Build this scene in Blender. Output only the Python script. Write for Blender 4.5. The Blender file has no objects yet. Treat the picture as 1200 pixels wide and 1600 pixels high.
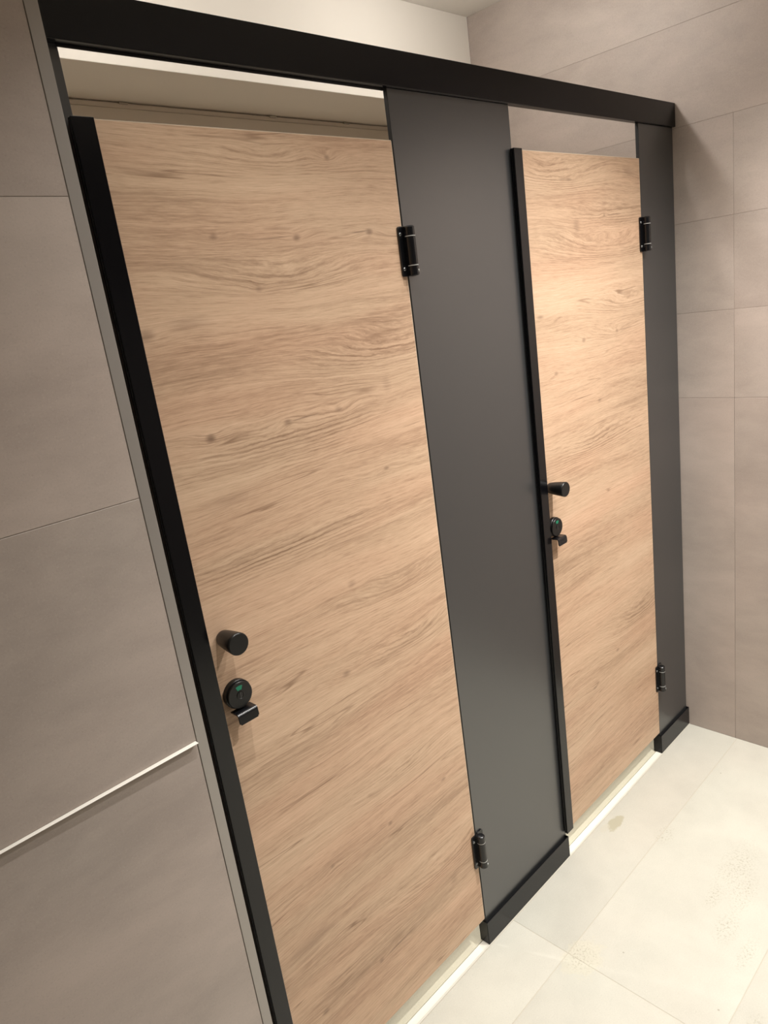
import bpy, bmesh, math, random
from mathutils import Vector, Matrix
random.seed(7)
S = bpy.context.scene
COL = S.collection

# ------------------------------------------------------------------ camera
R = [[0.702068, -0.69939, -0.133997], [-0.28389, -0.102317, -0.953382], [0.653076, 0.707379, -0.270383]]
cam = bpy.data.cameras.new('camera')
cam.sensor_fit = 'VERTICAL'; cam.sensor_height = 36.0; cam.sensor_width = 27.0
cam.lens = 1134.13 / 1600 * 36
cam.clip_start = 0.02
co = bpy.data.objects.new('camera', cam); COL.objects.link(co)
m = Matrix(((R[0][0], -R[1][0], -R[2][0], -0.49311),
            (R[0][1], -R[1][1], -R[2][1], -1.05103),
            (R[0][2], -R[1][2], -R[2][2], 1.64858), (0, 0, 0, 1)))
co.matrix_world = m
S.camera = co

# ------------------------------------------------------------------ world, exposure, lamps
S.view_settings.view_transform = 'Standard'
S.view_settings.look = 'None'
S.view_settings.gamma = 1
S.view_settings.use_curve_mapping = False
S.view_settings.exposure = 0.31
w = bpy.data.worlds.new('world'); S.world = w; w.use_nodes = True
w.node_tree.nodes['Background'].inputs[0].default_value = (1, .95, .88, 1)
w.node_tree.nodes['Background'].inputs[1].default_value = 0.1

CZ = 2.577          # ceiling height
WARM = (1.0, 0.972, 0.935)
def spot(name, loc, power, size=110, blend=.5, radius=.012, color=WARM, aim=None):
    l = bpy.data.lights.new(name, 'SPOT'); l.energy = power; l.color = color
    l.spot_size = math.radians(size); l.spot_blend = blend; l.shadow_soft_size = radius
    o = bpy.data.objects.new(name, l); COL.objects.link(o); o.location = loc
    return o
def lamp(name, loc, power, radius=.03):
    l = bpy.data.lights.new(name, 'POINT'); l.energy = power; l.color = WARM; l.shadow_soft_size = radius
    o = bpy.data.objects.new(name, l); COL.objects.link(o); o.location = loc
def panel_light(name, loc, size, power):
    l = bpy.data.lights.new(name, 'AREA'); l.shape = 'SQUARE'; l.size = size; l.energy = power; l.color = WARM
    o = bpy.data.objects.new(name, l); COL.objects.link(o); o.location = loc
# row of narrow downlights in front of the doors, a surface lamp over each stall, plus added fill spots in the washroom and stalls
spot('downlight_or_fill_washroom', (0.22, -0.50, CZ - .01), 46, 96, 1)
spot('downlight_or_fill_washroom', (0.76, -0.50, CZ - .01), 26, 104, 1)
spot('downlight_or_fill_washroom', (1.22, -0.52, CZ - .01), 56, 100, 1)
spot('downlight_or_fill_washroom', (0.85, -1.45, CZ - .01), 75, 116, 1)  # added fill, brightens the low right wall and door bottoms
spot('downlight_or_fill_washroom', (1.34, -1.02, CZ - .01), 165, 132, 1)  # added fill, washes the right wall and bounces round the room
lamp('stall_lamp', (0.36, 0.21, 2.455), 5.4)
lamp('stall_lamp', (1.32, 0.21, 2.455), 5.4)
spot('fill_spot_stall', (0.45, 0.45, CZ - .01), 70, 64, .8)  # added spot, lights the stall floor so its bounce reaches the soffit
spot('fill_spot_stall', (1.40, 0.45, CZ - .01), 70, 64, .8)  # second added spot, same floor bounce in the other stall

# ------------------------------------------------------------------ node helpers
class NT:
    def __init__(s, name):
        s.m = bpy.data.materials.new(name); s.m.use_nodes = True
        s.t = s.m.node_tree; s.n = s.t.nodes; s.b = s.n['Principled BSDF']
    def link(s, a, b): s.t.links.new(a, b)
    def _in(s, sock, v):
        if hasattr(v, 'is_linked') or hasattr(v, 'links'): s.link(v, sock)
        else: sock.default_value = v
    def math(s, op, a, b=0.0, c=None, clamp=False):
        n = s.n.new('ShaderNodeMath'); n.operation = op; n.use_clamp = clamp
        s._in(n.inputs[0], a); s._in(n.inputs[1], b)
        if c is not None: s._in(n.inputs[2], c)
        return n.outputs[0]
    def vec(s, op, a, b=(0, 0, 0)):
        n = s.n.new('ShaderNodeVectorMath'); n.operation = op
        s._in(n.inputs[0], a); s._in(n.inputs[1], b)
        return n.outputs['Value'] if op in ('LENGTH', 'DOT_PRODUCT') else n.outputs[0]
    def coord(s): return s.n.new('ShaderNodeTexCoord').outputs['Object']
    def mapping(s, v, loc=(0, 0, 0), scale=(1, 1, 1)):
        n = s.n.new('ShaderNodeMapping'); s.link(v, n.inputs[0]); n.inputs[1].default_value = loc; n.inputs[3].default_value = scale
        return n.outputs[0]
    def noise(s, v, scale=1, detail=4, rough=.5, dist=0):
        n = s.n.new('ShaderNodeTexNoise'); s.link(v, n.inputs['Vector'])
        n.inputs['Scale'].default_value = scale; n.inputs['Detail'].default_value = detail
        n.inputs['Roughness'].default_value = rough; n.inputs['Distortion'].default_value = dist
        return n.outputs[0]
    def range(s, v, a, b, c=0., d=1., smooth=False):
        n = s.n.new('ShaderNodeMapRange'); s._in(n.inputs[0], v)
        if smooth: n.interpolation_type = 'SMOOTHSTEP'
        for i, x in enumerate((a, b, c, d)): n.inputs[i + 1].default_value = x
        return n.outputs[0]
    def ramp(s, v, stops):
        n = s.n.new('ShaderNodeValToRGB'); s.link(v, n.inputs[0])
        e = n.color_ramp.elements
        while len(e) < len(stops): e.new(.5)
        for x, (p, c) in zip(e, stops): x.position = p; x.color = (*c, 1)
        return n.outputs[0]
    def mix(s, f, a, b, mode='MIX'):
        n = s.n.new('ShaderNodeMix'); n.data_type = 'RGBA'; n.blend_type = mode
        s._in(n.inputs[0], f)
        for sock, v in ((n.inputs[6], a), (n.inputs[7], b)):
            if isinstance(v, tuple): v = (*v, 1) if len(v) == 3 else v
            s._in(sock, v)
        return n.outputs[2]
    def bump(s, h, strength=.2, dist=.002):
        n = s.n.new('ShaderNodeBump'); n.inputs['Strength'].default_value = strength; n.inputs['Distance'].default_value = dist
        s.link(h, n.inputs['Height']); s.link(n.outputs[0], s.b.inputs['Normal'])
    def set(s, **k):
        for a, v in k.items():
            a = {'col': 'Base Color', 'rough': 'Roughness', 'metal': 'Metallic', 'ior': 'IOR', 'spec': 'Specular IOR Level', 'coat': 'Coat Weight', 'coatr': 'Coat Roughness'}[a]
            if isinstance(v, tuple) and len(v) == 3: v = (*v, 1)
            s._in(s.b.inputs[a], v)
        return s.m

def paint(name, col, rough=.5, metal=0., spec=.5, ior=1.5):
    t = NT(name); c = t.coord(); t.set(ior=ior)
    t.set(rough=rough, metal=metal, spec=spec)
    dk = tuple(x * .93 for x in col)
    return t.set(col=t.mix(t.noise(c, 3, 3), col, dk))

def stone(name, base, var, dark=(0, 0, 0), rough=.55, stretch=(1, 1, 1), speck=.5, spec=.35, cloud=1.6):
    """cement-look porcelain: soft clouds, brushed streaks, fine light and dark specks, own tint per tile"""
    t = NT(name); c = t.coord()
    at = t.n.new('ShaderNodeAttribute'); at.attribute_name = 'tint'
    off = t.vec('ADD', c, t.vec('MULTIPLY', at.outputs['Color'], (7.3, 5.1, 9.7)))
    cl = t.noise(t.mapping(off, scale=stretch), cloud, 6, .6, .6)
    c2 = t.noise(t.mapping(off, scale=stretch), cloud * 5, 5, .65, .3)
    v = t.math('ADD', t.math('MULTIPLY', cl, .65), t.math('MULTIPLY', c2, .35))
    col = t.mix(t.range(v, .36, .64), tuple(x * (1 - var) for x in base), tuple(min(1, x * (1 + var)) for x in base))
    fine = t.noise(c, 300, 4, .75)
    col = t.mix(t.range(fine, .56, .72, 0, speck * .8), col, tuple(min(1, x * 1.35) for x in base))
    col = t.mix(t.range(fine, .44, .28, 0, speck * .9), col, tuple(x * .62 for x in base))
    hue = t.noise(off, 2.4, 2)
    col = t.mix(t.range(hue, .35, .65, 0, .35), col, t.mix(1.0, col, (1.03, .96, .95), 'MULTIPLY'))
    tt = t.range(at.outputs['Fac'], 0, 1, .955, 1.045)
    cc = t.n.new('ShaderNodeCombineXYZ')
    for i in range(3): t.link(tt, cc.inputs[i])
    col = t.mix(1.0, col, cc.outputs[0], 'MULTIPLY')
    t.set(col=col, rough=t.range(c2, .3, .7, rough * .9, rough * 1.12), spec=spec)
    t.bump(fine, .12, .0006)
    return t, col, c

M_wall = stone('taupe_porcelain_tile', (.43, .367, .322), .13, rough=.5, stretch=(1, 1, 2.2))[0].m
def floor_material():
    t, col, c = stone('cream_stone_floor_tile', (.525, .515, .445), .07, rough=.42, speck=.45, cloud=2.2)
    # worn dirt marks, each with a shape of its own
    edge = t.noise(c, 38, 4, .6)
    for (x, y, rx, ry, s, colr) in ((1.235, -.045, .045, .022, .95, (.42, .39, .29)), (1.195, -.03, .022, .012, .6, (.52, .49, .40)), (.745, -.215, .07, .05, .30, (.60, .56, .42))):
        d = t.vec('LENGTH', t.vec('MULTIPLY', t.vec('SUBTRACT', c, (x, y, 0)), (1 / rx, 1 / ry, 0)))
        d = t.math('ADD', d, t.math('MULTIPLY', t.math('SUBTRACT', edge, .5), 1.6))
        col = t.mix(t.range(d, 1.0, .78, 0, s), col, colr)
    sp = t.noise(c, 170, 3, .75)
    for (x, y, rx, ry) in ((1.27, -.187, .05, .03), (1.046, -.4538, .06, .035), (1.00, -.52, .07, .02), (1.18, -.45, .09, .03), (1.12, -.39, .05, .02), (1.26, -.40, .14, .05), (.82, -.60, .05, .02), (.75, -.21, .06, .05)):
        d = t.vec('LENGTH', t.vec('MULTIPLY', t.vec('SUBTRACT', c, (x, y, 0)), (1 / rx, 1 / ry, 0)))
        k = t.math('MULTIPLY', t.range(d, 1.1, .3), t.range(sp, .53, .62))
        col = t.mix(t.math('MULTIPLY', k, .6), col, (.30, .27, .19))
    v = t.n.new('ShaderNodeTexVoronoi'); t.link(c, v.inputs['Vector']); v.inputs['Scale'].default_value = 11
    col = t.mix(t.range(v.outputs['Distance'], .035, .02, 0, .55), col, (.22, .19, .14))
    return t.set(col=col)
M_dark = stone('dark_taupe_tile', (.10, .088, .078), .12)[0].m
M_floor = floor_material()
M_stallfloor = stone('stall_floor_tile', (.58, .555, .43), .08, rough=.45, speck=.5)[0].m  # yellower copy of the floor tile, warm stall light put into its colour
M_saddle = stone('ivory_marble_sill', (.64, .62, .54), .05, rough=.35, speck=.2)[0].m
M_grout = paint('brown_grout', (.30, .26, .225), .8, spec=.2)
M_floorgrout = paint('sand_grout', (.50, .46, .38), .8, spec=.2)
M_plaster = paint('cream_wall_paint', (.80, .75, .67), .7, spec=.3)
M_ceil = paint('white_ceiling_paint', (.82, .79, .74), .75, spec=.2)
M_backpanel = paint('beige_back_panel', (.74, .69, .60), .5)
M_black = paint('satin_black_aluminium', (.003, .003, .004), .20, spec=.4)
M_header = paint('black_powder_coat', (.004, .004, .0055), .26, spec=.3)
M_panel = paint('anthracite_laminate', (.031, .032, .033), .32, ior=1.95)
M_core = paint('black_phenolic_core', (.008, .008, .008), .5)
M_knob = paint('matt_black_metal', (.007, .0068, .0068), .34, spec=.42)
M_hinge = paint('black_hinge_metal', (.005, .005, .006), .26, spec=.5)
M_washer = paint('light_nylon_washer', (.45, .45, .43), .4)
M_screw = paint('steel_screw', (.55, .56, .57), .28, metal=1.)
M_trim = paint('brushed_grey_edge_profile', (.38, .35, .32), .38, metal=.35)
M_white = paint('white_metal_trim', (.88, .84, .76), .35)
M_green = paint('green_indicator', (.005, .22, .12), .35)
M_slot = paint('dark_slot', (.03, .03, .03), .3)
M_clip = paint('grey_clip', (.45, .42, .36), .4)

def wood(name, origin, knots, eyes, seed):
    """light oak laminate, horizontal grain: fine fibres everywhere, nested cathedral lines only round the eyes"""
    t = NT(name); c0 = t.coord()
    c = t.vec('ADD', c0, tuple(origin))
    sx = t.n.new('ShaderNodeSeparateXYZ'); t.link(c, sx.inputs[0]); z = sx.outputs[2]
    cs = t.vec('ADD', c, (seed, seed * 1.7, seed * .6))
    flat = t.vec('MULTIPLY', cs, (1, 0, 1))
    wav = t.math('MULTIPLY', t.math('SUBTRACT', t.noise(t.mapping(flat, scale=(1.7, 1, 3.2)), 1, 2), .5), .060)
    wav2 = t.math('MULTIPLY', t.math('SUBTRACT', t.noise(t.mapping(flat, scale=(8, 1, 40)), 1, 2), .5), .006)
    field = t.math('ADD', t.math('ADD', z, wav), wav2)
    dark = None; eyemask = None
    jag = t.math('MULTIPLY', t.math('SUBTRACT', t.noise(t.mapping(flat, scale=(16, 1, 90)), 1, 3, .6), .5), .55)
    for (x, zk, a, b, h) in eyes:
        d = t.vec('LENGTH', t.vec('MULTIPLY', t.vec('SUBTRACT', c, (x, 0, zk)), (1 / a, 0, 1 / b)))
        g = t.range(t.math('ADD', d, t.math('MULTIPLY', jag, .22)), 1.7, 0, 0, 1, True)
        field = t.math('ADD', field, t.math('MULTIPLY', g, h * .42))
        eyemask = g if eyemask is None else t.math('MAXIMUM', eyemask, g)
    for (x, zk, a, b, sgn, s, cr) in knots:
        a *= 1.15; b *= 1.2; s = min(1, s * 1.45)
        p = t.vec('SUBTRACT', c, (x, 0, zk))
        d = t.vec('LENGTH', t.vec('MULTIPLY', p, (1 / (a * 6), 0, 1 / (b * 3))))
        field = t.math('ADD', field, t.math('MULTIPLY', t.range(d, 1, 0, 0, 1, True), sgn * .006))
        g = t.math('MULTIPLY', t.range(t.math('ADD', t.vec('LENGTH', t.vec('MULTIPLY', p, (1 / a, 0, 1 / b))), jag), 1.2, .1, 0, 1, True), s)
        dark = g if dark is None else t.math('MAXIMUM', dark, g)
        if cr:
            sk = t.n.new('ShaderNodeSeparateXYZ'); t.link(t.vec('SUBTRACT', c, (x + cr * .5, 0, zk + .001)), sk.inputs[0])
            zc = t.math('SUBTRACT', sk.outputs[2], t.math('ADD', t.math('MULTIPLY', sk.outputs[0], .04), wav2))
            ell = t.math('ADD', t.math('POWER', t.math('ABSOLUTE', t.math('DIVIDE', sk.outputs[0], abs(cr) * .55)), 2.),
                         t.math('ABSOLUTE', t.math('DIVIDE', zc, .0017)))
            dark = t.math('MAXIMUM', dark, t.range(ell, 1.1, .3, 0, .85))
    fcv = t.n.new('ShaderNodeCombineXYZ'); t.link(sx.outputs[0], fcv.inputs[0]); t.link(field, fcv.inputs[2])
    fc = t.vec('ADD', fcv.outputs[0], (seed * 3, 0, seed))
    rj = t.math('MULTIPLY', t.math('SUBTRACT', t.noise(t.mapping(flat, scale=(26, 1, 60)), 1, 3, .65), .5), .0075)
    ring = t.math('SINE', t.math('MULTIPLY', t.math('ADD', field, rj), 2 * math.pi * 128))
    ring = t.range(ring, .0, 1.0, 0, 1, True)
    ringmask = t.range(t.noise(t.mapping(flat, scale=(3, 1, 12)), 1, 3), .35, .6, .25, 1)
    broad = t.noise(t.mapping(fc, scale=(1.0, 1, 9)), 1, 3, .5)
    mid = t.noise(t.mapping(fc, scale=(2.0, 1, 48)), 1, 4, .6)
    streak = t.noise(t.mapping(fc, scale=(4.5, 1, 210)), 1, 3, .65)
    fibre = t.noise(t.mapping(fc, scale=(26, 1, 760)), 1, 3, .7)
    C = lambda n, k: t.math('MULTIPLY', t.math('SUBTRACT', n, .5), k)
    v = t.math('ADD', C(broad, .62), C(mid, .46))
    v = t.math('ADD', v, C(streak, .62))
    v = t.math('ADD', v, C(fibre, .9))
    v = t.math('SUBTRACT', v, t.math('MULTIPLY', t.math('MULTIPLY', ring, ringmask), t.math('MULTIPLY', eyemask, .30)))
    v = t.math('ADD', v, .52)
    col = t.ramp(v, [(.12, (.27, .165, .10)), (.34, (.415, .275, .178)), (.52, (.55, .378, .25)), (.72, (.64, .455, .31)), (.93, (.73, .545, .39))])
    # sparse dark veins that follow the grain
    vn = t.noise(t.mapping(fc, loc=(3, 0, 5), scale=(1.3, 1, 30)), 1, 2, .5)
    vein = t.math('MULTIPLY', t.range(t.math('ABSOLUTE', t.math('SUBTRACT', vn, .60)), .012, .002, 0, .8), t.range(t.noise(t.mapping(flat, scale=(5, 1, 14)), 1, 2), .46, .62))
    col = t.mix(vein, col, (.25, .15, .09))
    pink = t.range(t.noise(t.mapping(flat, scale=(1.6, 1, 9)), 1, 2), .42, .64, 0, .7)
    col = t.mix(pink, col, t.mix(1.0, col, (1.01, .93, .92), 'MULTIPLY'))
    dn = t.math('MULTIPLY', dark, t.range(streak, .3, .6, 1.0, .6))
    col = t.mix(dn, col, (.19, .115, .075))
    t.set(col=col, rough=t.range(fibre, .3, .7, .50, .42), spec=.4)
    t.bump(fibre, .10, .0004)
    return t.m

# ------------------------------------------------------------------ mesh helpers
def box(bm, x0, x1, y0, y1, z0, z1, bevel=0., seg=2):
    vs = [bm.verts.new((x, y, z)) for x in (x0, x1) for y in (y0, y1) for z in (z0, z1)]
    f = [(0, 1, 3, 2), (4, 6, 7, 5), (0, 4, 5, 1), (2, 3, 7, 6), (0, 2, 6, 4), (1, 5, 7, 3)]
    fs = [bm.faces.new([vs[i] for i in q]) for q in f]
    bmesh.ops.recalc_face_normals(bm, faces=fs)
    if bevel > 0:
        es = list({e for q in fs for e in q.edges})
        bmesh.ops.bevel(bm, geom=es, offset=bevel, segments=seg, affect='EDGES', profile=.5)
    return fs

def lathe(bm, prof, origin, axis='y', n=48):
    """prof: (distance along axis, radius) from back to front; closed at both ends"""
    ox, oy, oz = origin; rings = []
    for d, r in prof:
        ring = []
        for i in range(n):
            a = 2 * math.pi * i / n; c, s = math.cos(a) * r, math.sin(a) * r
            p = (ox + c, oy + d, oz + s) if axis == 'y' else (ox + c, oy + s, oz + d)
            ring.append(bm.verts.new(p))
        rings.append(ring)
    fs = []
    for A, B in zip(rings, rings[1:]):
        for i in range(n): fs.append(bm.faces.new((A[i], A[(i + 1) % n], B[(i + 1) % n], B[i])))
    fs.append(bm.faces.new(rings[0][::-1])); fs.append(bm.faces.new(rings[-1]))
    bmesh.ops.recalc_face_normals(bm, faces=fs)

def extrude_poly(bm, pts, axis, a, b):
    """pts 2-D closed outline; axis x: pts=(y,z), axis y: pts=(x,z)"""
    def P(p, t): return (t, p[0], p[1]) if axis == 'x' else (p[0], t, p[1])
    A = [bm.verts.new(P(p, a)) for p in pts]; B = [bm.verts.new(P(p, b)) for p in pts]
    fs = [bm.faces.new(A), bm.faces.new(B[::-1])]
    n = len(pts)
    for i in range(n): fs.append(bm.faces.new((A[i], B[i], B[(i + 1) % n], A[(i + 1) % n])))
    bmesh.ops.recalc_face_normals(bm, faces=fs)

def rounded(x0, x1, z0, z1, r, n=5, corners=(1, 1, 1, 1)):
    out = []
    for (cx, cz, a0, on) in ((x1 - r, z1 - r, 0, corners[0]), (x0 + r, z1 - r, 90, corners[1]), (x0 + r, z0 + r, 180, corners[2]), (x1 - r, z0 + r, 270, corners[3])):
        if on:
            for i in range(n + 1):
                a = math.radians(a0 + 90 * i / n); out.append((cx + r * math.cos(a), cz + r * math.sin(a)))
        else:
            a = math.radians(a0); s = {0: (1, 1), 90: (-1, 1), 180: (-1, -1), 270: (1, -1)}[a0]
            out.append((cx + s[0] * r, cz + s[1] * r))
    return out

def obj(name, bm, mats, parent=None, smooth=False, origin=None):
    """link bm (given in room coordinates) as one mesh object; its origin is its thing's base"""
    if parent is not None:
        o0 = Vector(parent.get('_o', parent.location))
    else:
        o0 = Vector(origin) if origin else Vector((0, 0, 0))
    bmesh.ops.translate(bm, verts=bm.verts, vec=-o0)
    me = bpy.data.meshes.new(name); bm.to_mesh(me); bm.free()
    for mt in (mats if isinstance(mats, (list, tuple)) else [mats]): me.materials.append(mt)
    o = bpy.data.objects.new(name, me); COL.objects.link(o)
    if parent is not None: o.parent = parent; o['_o'] = tuple(o0)
    else: o.location = o0; o['_o'] = tuple(o0)
    if smooth:
        for p in me.polygons: p.use_smooth = True
        me.set_sharp_from_angle(angle=math.radians(35))
    return o

def thing(name, label, cat, loc, group=None):
    o = bpy.data.objects.new(name, None); COL.objects.link(o); o.location = loc; o['_o'] = tuple(loc)
    o.empty_display_size = .05
    o['label'] = label; o['category'] = cat
    if group: o['group'] = group
    return o
def tag(o, label, cat, group=None):
    o['label'] = label; o['category'] = cat
    if group: o['group'] = group
    return o
def struct(name, bm, mats, **k):
    o = obj(name, bm, mats, **k); o['kind'] = 'structure'; return o

def tile_slab(bm, rects, plane, pos, depth, out, gap=.0018, bev=.0007, lip=None):
    """rects: (u0,u1,v0,v1) tiles; plane 'x' (u=y,v=z), 'y' (u=x,v=z), 'z' (u=x,v=y); faces end at pos, looking along out(+1/-1)"""
    lay = bm.loops.layers.color.get('tint') or bm.loops.layers.color.new('tint')
    for k, (u0, u1, v0, v1) in enumerate(rects):
        old = set(bm.faces)
        l = (lip[k] if lip else 0.) * out
        a, b = sorted((pos + l, pos - out * depth))
        g = gap / 2
        if plane == 'x': box(bm, a, b, u0 + g, u1 - g, v0 + g, v1 - g, bev, 1)
        elif plane == 'y': box(bm, u0 + g, u1 - g, a, b, v0 + g, v1 - g, bev, 1)
        else: box(bm, u0 + g, u1 - g, v0 + g, v1 - g, a, b, bev, 1)
        t = random.random()
        for f in set(bm.faces) - old:
            for lp in f.loops: lp[lay] = (t, t, t, 1)
            f.material_index = 0

def backing(bm, *b):
    old = set(bm.faces); box(bm, *b)
    for f in set(bm.faces) - old: f.material_index = 1

# ------------------------------------------------------------------ the room
XW = 1.868; XL = -2.3; YF = -2.3; YB = 0.99; YBULK = .725
# floor
bm = bmesh.new(); rects = []
xs = [XL, -1.665, -.465, .735, XW]; ys = [YF, -1.90, -1.32, -.938, -.555, -.178, .0]
for i in range(4):
    for j in range(6): rects.append((xs[i], xs[i + 1], ys[j], ys[j + 1] - (.008 if j == 5 else 0)))
tile_slab(bm, rects, 'z', 0, .01, 1, gap=.0016, bev=.0005)
backing(bm, XL, XW, YF, 0, -.05, -.0006)
struct('floor', bm, [M_floor, M_floorgrout])
# floor inside the stalls
bm = bmesh.new(); tile_slab(bm, [(0, .62, .060, YB), (.62, 1.22, .060, YB), (1.22, XW, .060, YB)], 'z', -.001, .01, 1)
backing(bm, 0, XW, .055, YB, -.05, -.002)
struct('floor', bm, [M_stallfloor, M_floorgrout])
# sills under the doors
bm = bmesh.new(); box(bm, -.01, XW, -.0075, .0165, -.05, .0015, .0012)
struct('trim_1', bm, M_saddle)
bm = bmesh.new(); box(bm, -.01, XW, .0180, .0590, -.05, .0005, .0006)
struct('trim_2', bm, M_stallfloor)

# right wall, tiled
bm = bmesh.new(); rects = []; lips = []
zs = [(0, 1.2275, .0012), (1.2275, 1.4977, .0006), (1.4977, 1.768, 0), (1.768, 2.04, 0)]
for z0, z1, l in zs:
    for y0, y1 in ((YF, -1.372), (-1.372, -.172), (-.172, YB)):
        rects.append((y0, y1, z0, z1)); lips.append(l)
for z0, z1 in ((2.04, 2.31), (2.31, CZ)):
    for y0, y1 in ((YF, -1.672), (-1.672, -.472), (-.472, YBULK + .02)):
        rects.append((y0, y1, z0, z1)); lips.append(0)
tile_slab(bm, rects, 'x', XW, .01, -1, gap=.0009, bev=.0005, lip=lips)
backing(bm, XW + .0006, XW + .08, YF, YB, 0, CZ)
struct('wall_right', bm, [M_wall, M_grout])

# left wall, tiled, its face 2 cm in front of the doors
YW = -.02
LZ = [0, 1.003, 1.4225, 1.846, 2.265, CZ]
bm = bmesh.new(); rects = []
for k in range(5):
    for x0, x1 in ((XL, -1.233), (-1.233, -.0325)): rects.append((x0, x1, LZ[k], LZ[k + 1]))
tile_slab(bm, rects, 'y', YW, .01, -1, gap=.0011, bev=.0005)
backing(bm, XL, -.0325, YW + .0006, YB, 0, CZ)
backing(bm, -.0325, -.0150, .045, YB, 0, CZ)
struct('wall_left', bm, [M_wall, M_grout])
# grey edge profile closing the left wall
bm = bmesh.new(); box(bm, -.0322, -.0137, YW - .0010, .044, 0, CZ, .0008)
struct('trim_3', bm, M_trim)
# thin white ledge on the left wall, jutting out more towards the edge
bm = bmesh.new()
z = 1.003; t_ = .0012
pts = [(-2.3, .006), (-.35, .0068), (-.034, .0092)]
top = [(x, YW - d) for x, d in pts]; bot = [(x, YW + .001) for x, d in pts][::-1]
ring = top + bot
A = [bm.verts.new((x, y, z - t_)) for x, y in ring]; B = [bm.verts.new((x, y, z)) for x, y in ring]
fs = [bm.faces.new(A), bm.faces.new(B[::-1])] + [bm.faces.new((A[i], B[i], B[(i + 1) % 6], A[(i + 1) % 6])) for i in range(6)]
bmesh.ops.recalc_face_normals(bm, faces=fs)
bmesh.ops.bevel(bm, geom=list(bm.edges), offset=.0006, segments=1, affect='EDGES')
struct('trim_4', bm, M_white)

# back wall of the stalls and the painted bulkhead over them
bm = bmesh.new(); box(bm, -.015, XW + .0, YB, YB + .08, 0, 2.281)
struct('wall_back', bm, M_plaster)
bm = bmesh.new(); box(bm, -.015, XW - .001, YBULK, YB + .08, 2.281, CZ, .0015)
struct('wall_bulkhead', bm, M_plaster)
bm = bmesh.new(); box(bm, XL - .08, XW + .08, YF - .08, YB + .08, CZ, CZ + .08)
struct('ceiling', bm, M_ceil)
bm = bmesh.new(); tile_slab(bm, [(XL, -.9, 0, CZ), (-.9, .5, 0, CZ), (.5, XW, 0, CZ)], 'y', YF, .01, 1); backing(bm, XL, XW, YF - .08, YF - .001, 0, CZ)
struct('wall_front', bm, [M_dark, M_grout])
bm = bmesh.new(); tile_slab(bm, [(YF, -1.1, 0, CZ), (-1.1, YB, 0, CZ)], 'x', XL, .01, 1); backing(bm, XL - .08, XL - .001, YF, YB, 0, CZ)
struct('wall_end', bm, [M_plaster, M_grout])
# beige panel on the back wall, a shadow gap at its top, held by clips
p = thing('back_panel', 'beige panel on the back wall above the large door, hung on small clips', 'panel', (0.92, YB - .012, .1))
bm = bmesh.new(); box(bm, .0, XW - .003, YB - .014, YB - .0005, .1, 2.2625, .001)
obj('panel', bm, M_backpanel, p)
bm = bmesh.new(); box(bm, .0, XW - .003, YB - .010, YB - .0005, 2.2640, 2.2765, .0006)
obj('rail', bm, M_backpanel, p)
for x in (.6274, 1.1402, 1.4615):
    bm = bmesh.new(); box(bm, x - .013, x + .013, YB - .013, YB - .004, 2.2735, 2.2800, .0012)
    obj('clip', bm, M_clip, p)

# ------------------------------------------------------------------ cubicle front
HZ0, HZ1 = 2.0435, 2.1085
bm = bmesh.new(); box(bm, -.0130, XW - .001, -.006, .012, HZ0, HZ1, .0012)
h = tag(obj('header_rail', bm, M_header, origin=(.92, .014, HZ0)), 'long black metal rail across the top of both doors and grey panels', 'rail')
bm = bmesh.new(); box(bm, .013, .6365, .0095, .0118, HZ0 - .0035, HZ0 - .0001, .0004)
obj('groove_seal', bm, M_core, h)
bm = bmesh.new(); box(bm, -.0132, .0145, .0125, .0400, 0, HZ0 + .03, .0008)
tag(obj('wall_post', bm, M_panel, origin=(.0, .03, 0)), 'dark grey upright post against the tiled left wall, seen above the large door', 'post')

def partition_panel(x0, x1, label, right_wall):
    t = thing('grey_panel', label, 'panel', ((x0 + x1) / 2, .008, 0), 'grey panels of the cubicle front')
    bm = bmesh.new(); box(bm, x0, x1, .002, .0118, .012, HZ0 - .0003, .0006, 1)
    for f in bm.faces:
        if f.normal.y < -.9 or f.normal.y > .9: f.material_index = 0
        else: f.material_index = 1
    obj('panel', bm, [M_panel, M_core], t)
    # U-shaped shoe
    a, b = x0 - .0055, (XW - .0015 if right_wall else x1 + .0005)
    bm = bmesh.new()
    y0, y1, zt, th = -.0065, .0240, .072, .0028
    box(bm, a, b, y0, y0 + th, .0018, zt, .0008, 1)
    box(bm, a, b, y1 - th, y1, .0018, zt, .0008, 1)
    box(bm, a, a + .0025, y0 + .0005, y1 - .0005, .0018, zt - .0006, .0006, 1)
    box(bm, a + .001, b - .001, y0 + th, y1 - th, .0018, .010, 0)
    box(bm, b - .0025, b, y0 + .0005, y1 - .0005, .0018, zt - .0006, .0006, 1)
    obj('base_channel', bm, M_header, t)
    bm = bmesh.new(); box(bm, a + .003, x0 - .0002, .0015, .0145, .02, zt + .014, .0008)
    obj('end_block', bm, M_core, t)
    return t
partition_panel(.637, 1.0285, 'wide dark grey panel standing between the two wooden doors', False)
partition_panel(1.6455, 1.862, 'narrow dark grey panel between the smaller wooden door and the right tiled wall', True)

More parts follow.
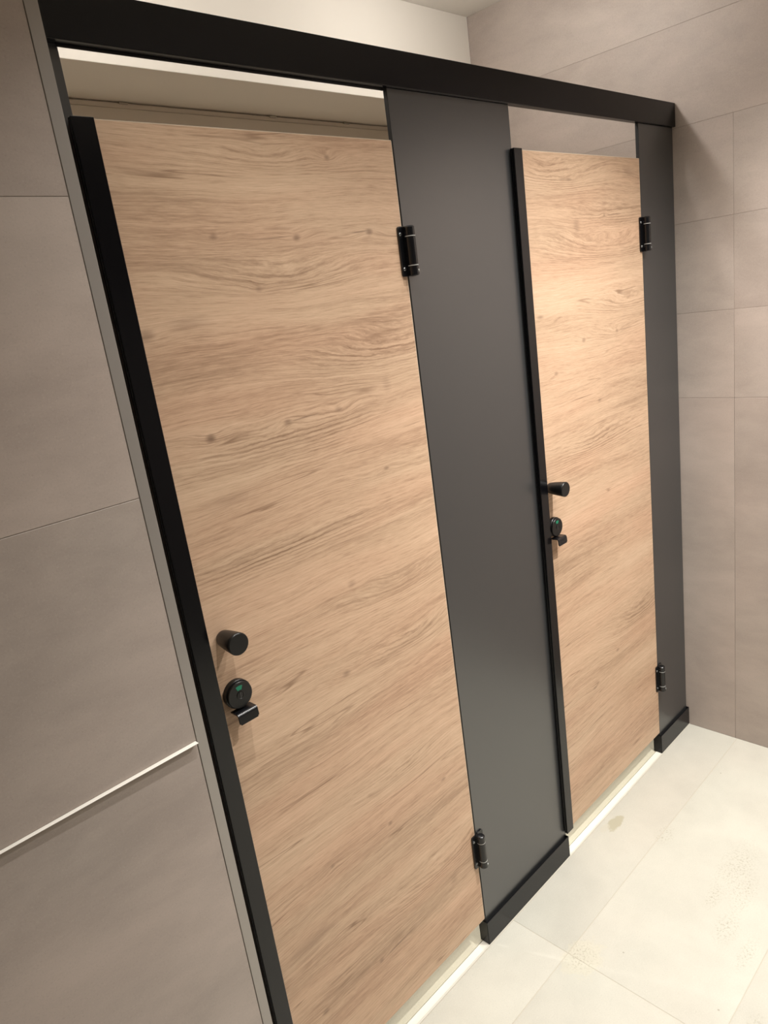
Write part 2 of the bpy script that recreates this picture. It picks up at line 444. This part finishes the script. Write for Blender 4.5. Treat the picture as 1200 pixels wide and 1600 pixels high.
def hinge(door, px, zc):
    """px = free edge of the grey panel; leaf on the door, barrel in front of the gap"""
    cx, cy, r, hh = px + .0015, -.0125, .0105, .0475
    bm = bmesh.new()
    extrude_poly(bm, rounded(px - .0215, px - .003, zc - hh, zc + hh, .0045, corners=(0, 1, 1, 0)), 'y', -.0035, .0005)
    # web from the leaf to the barrel
    box(bm, px - .008, px + .001, -.012, -.0005, zc - hh + .0005, zc + hh - .0005, .001)
    h = obj('hinge', bm, M_hinge, door)
    bm = bmesh.new()
    segs = [(-hh, -.0285), (-.0270, .0270), (.0285, hh)]
    for a, b in segs:
        lathe(bm, [(a, r * .72), (a + .0015, r), (b - .0008, r), (b, r * .93)] if b < .04 else [(a, r), (b - .003, r), (b - .0008, r * .82), (b, r * .6)], (cx, cy, zc), 'z', 40)
    obj('barrel', bm, M_hinge, h, smooth=True)
    for a in (-.0285, .0270):
        bm = bmesh.new(); lathe(bm, [(a, r * 1.015), (a + .0015, r * 1.015)], (cx, cy, zc), 'z', 40)
        obj('washer', bm, M_washer, h, smooth=True)
    bm = bmesh.new(); extrude_poly(bm, rounded(px + .001, px + .0235, zc - hh, zc + hh + .0005, .006), 'y', -.0012, .0018)
    obj('panel_leaf', bm, M_hinge, h)
    for (x, y, z) in ((px - .0160, -.0035, zc + .033), (px - .0150, -.0035, zc - .033)):
        bm = bmesh.new(); lathe(bm, [(0, .0033), (-.0007, .0033), (-.0014, .0026), (-.0011, .0013)], (x, y, z), 'y', 24)
        obj('screw', bm, M_screw, h, smooth=True)
    bm = bmesh.new(); a = math.radians(-48)
    lathe(bm, [(0, .0026), (-.0012, .0024), (-.0016, .0015)], (0, 0, 0), 'y', 24)
    bmesh.ops.rotate(bm, verts=bm.verts, cent=(0, 0, 0), matrix=Matrix.Rotation(math.radians(28), 3, 'Z'))
    bmesh.ops.translate(bm, verts=bm.verts, vec=(cx + r * math.sin(math.radians(28)) * .98, cy - r * math.cos(math.radians(28)) * .98, zc - .0385))
    obj('screw', bm, M_screw, h, smooth=True)

def cubicle_door(label, x0, x1, px, strip, strip_z0, strip_z1, knobx, knobz, mat):
    t = thing('toilet_cubicle_door', label, 'door', (x0, .008, .085), 'wooden cubicle doors'); t['kind'] = 'thing'
    lx0 = x0 + .006 if x0 < .5 else x0 + .0135
    mt = mat
    bm = bmesh.new(); box(bm, lx0, x1, .000, .0118, .085, 1.950, .0005, 1)
    obj('door_leaf', bm, mt, t)
    # pale edge band round the leaf
    bm = bmesh.new()
    box(bm, x1 - .0002, x1 + .0009, .0004, .0114, .0855, 1.9495)
    box(bm, lx0 + .002, x1, .0004, .0114, 1.9499, 1.9511)
    box(bm, lx0 + .002, x1, .0004, .0114, .0840, .0851)
    obj('edge_band', bm, M_edge, t)
    # black stop profile
    a, b = strip
    bm = bmesh.new()
    box(bm, a, b, -.0110, -.0060, strip_z0, strip_z1, .0010, 2)
    box(bm, a + .0005, b, -.0045, .0002, strip_z0, strip_z1, .0006, 1)
    box(bm, a + .0022, b - .0006, -.0065, -.0040, strip_z0 + .0008, strip_z1 - .0008)
    obj('edge_profile', bm, M_black, t)
    # knob
    bm = bmesh.new()
    prof = [(.001, .0125), (-.002, .0138), (-.006, .0150), (-.018, .0168), (-.032, .0184), (-.042, .0193), (-.0478, .0196), (-.0493, .0191), (-.0500, .0182)]
    lathe(bm, prof, (knobx, 0, knobz), 'y', 64)
    obj('door_knob', bm, M_knob, t, smooth=True)
    # occupancy lock
    lx, lz = knobx + .0025, knobz - .1075
    bm = bmesh.new()
    lathe(bm, [(.001, .0262), (-.009, .0262), (-.0098, .0255), (-.0100, .0238), (-.0108, .0236), (-.0112, .0240), (-.0142, .0243), (-.0150, .0236)], (lx, 0, lz), 'y', 72)
    lock = obj('lock', bm, M_knob, t, smooth=True)
    bm = bmesh.new()   # indicator window, an arc-shaped slot
    pts = []
    for i in range(9):
        q = math.radians(68 + 44 * i / 8); pts.append((lx + .0180 * math.cos(q), lz + .0180 * math.sin(q)))
    for i in range(9):
        q = math.radians(112 - 44 * i / 8); pts.append((lx + .0100 * math.cos(q), lz + .0100 * math.sin(q)))
    extrude_poly(bm, pts, 'y', -.0153, -.0145)
    obj('indicator', bm, M_green, lock)
    bm = bmesh.new()
    lathe(bm, [(-.0145, .0075), (-.0155, .0075), (-.0158, .0068), (-.0152, .0060)], (lx, 0, lz), 'y', 40)
    ring = obj('slot_ring', bm, M_knob, lock, smooth=True)
    bm = bmesh.new(); extrude_poly(bm, rounded(lx - .0013, lx + .0013, lz - .005, lz + .005, .0012), 'y', -.0157, -.0150)
    obj('coin_slot', bm, M_slot, lock)
    # lever: plate out of the lock's foot, bent down
    bm = bmesh.new()
    th = .0024
    cz = lz - .0262
    path = [(-.004, cz - .001), (-.0225, cz - .0005)]
    for i in range(7):
        q = math.radians(90 - 90 * i / 6) ; path.append((-.0225 - .0055 * math.cos(q), cz - .006 + .0055 * math.sin(q)))
    path.append((-.0292, cz - .0205))
    n = len(path); off = []
    for i in range(n):
        p0 = Vector(path[max(0, i - 1)]); p1 = Vector(path[min(n - 1, i + 1)]); d = (p1 - p0).normalized(); nn = Vector((d.y, -d.x))
        off.append((path[i][0] - nn.x * th, path[i][1] - nn.y * th))
    extrude_poly(bm, path + off[::-1], 'x', lx - .0195, lx + .0205)
    es = [e for e in bm.edges if abs(e.verts[0].co.x - e.verts[1].co.x) > .03 and min(v.co.z for v in e.verts) < cz - .018]
    bmesh.ops.bevel(bm, geom=list({e for e in bm.edges if abs(e.verts[0].co.z - e.verts[1].co.z) < 1e-3 and abs(e.verts[0].co.x - e.verts[1].co.x) < 1e-6 and min(v.co.z for v in e.verts) < cz - .019}), offset=.0025, segments=3, affect='EDGES')
    obj('lever', bm, M_hinge, lock)
    hinge(t, px, 1.7465); hinge(t, px, .3000)
    return t

M_edge = paint('pale_edge_band', (.62, .52, .40), .45)
#        x      z      a     b    bend dark crack
K1 = [(.194, 1.790, .008, .005, 1, .55, 0), (.362, 1.783, .009, .006, 1, .65, -.10), (.540, 1.787, .010, .006, -1, .6, -.05), (.264, 1.704, .007, .005, 1, .4, 0),
      (.118, 1.480, .010, .007, 1, .75, 0), (.277, 1.474, .009, .006, -1, .6, .075), (.398, 1.474, .010, .006, 1, .4, 0), (.533, 1.499, .012, .018, 1, .2, 0),
      (.045, 1.654, .016, .010, 1, .5, 0), (.120, 1.664, .045, .012, -1, .28, 0), (.459, 1.915, .007, .005, 1, .45, 0),
      (.315, .955, .012, .007, 1, .5, 0), (.501, 1.334, .008, .004, -1, .5, 0), (.364, 1.131, .012, .007, 1, .35, 0), (.128, 1.370, .05, .012, 1, .22, 0),
      (.366, .561, .007, .005, 1, .6, -.085), (.198, .569, .007, .005, -1, .4, 0), (.547, .564, .010, .005, 1, .55, 0), (.540, .281, .014, .016, -1, .22, 0),
      (.281, .252, .008, .006, 1, .55, .13), (.117, .259, .010, .006, 1, .55, 0), (.120, .438, .07, .018, -1, .25, 0)]
E1 = [(.33, 1.712, .20, .032, .055), (.56, 1.555, .24, .045, .085), (.27, 1.44, .22, .055, .07), (.50, .945, .14, .030, .06), (.48, 1.08, .16, .03, .05), (.36, 1.905, .16, .02, .035),
      (.52, .335, .17, .045, .07), (.42, .66, .15, .03, .045), (.2, 1.25, .22, .03, .03)]
K2 = [(1.259, 1.890, .016, .004, 1, .45, -.05), (1.429, 1.803, .005, .004, -1, .5, .10), (1.285, 1.780, .016, .018, 1, .28, 0), (1.575, 1.915, .035, .014, -1, .28, 0),
      (1.288, 1.490, .010, .006, 1, .55, 0), (1.469, 1.494, .008, .005, 1, .5, .10), (1.090, 1.570, .016, .006, 1, .4, 0), (1.144, 1.423, .010, .006, -1, .45, 0),
      (1.354, 1.316, .010, .006, 1, .4, 0), (1.381, .526, .010, .006, 1, .45, 0), (1.237, .463, .012, .006, 1, .35, 0)]
E2 = [(1.46, 1.715, .30, .045, .11), (1.20, 1.895, .22, .04, .07), (1.54, 1.565, .20, .030, .06), (1.45, 1.80, .22, .03, .045), (1.45, 1.49, .14, .025, .04), (1.53, .584, .2, .05, .08), (1.3, 1.2, .25, .04, .05)]
W1 = wood('light_oak_laminate', (.0, .008, .085), K1, E1, 3.1)
W2 = wood('light_oak_laminate_second_sheet', (1.018, .008, .085), K2, E2, 11.4)
cubicle_door('large wooden door on the left, beside the plain tiled wall, with black knob', .0, .6305, .637, (-.0005, .0325), .088, 1.9500, .0640, 1.1440, W1)
cubicle_door('smaller wooden door on the right, between the wide and the narrow grey panels', 1.018, 1.6395, 1.6455, (1.0185, 1.0510), .088, 1.9515, 1.0740, 1.1355, W2)

for o in list(bpy.data.objects):
    if '_o' in o: del o['_o']
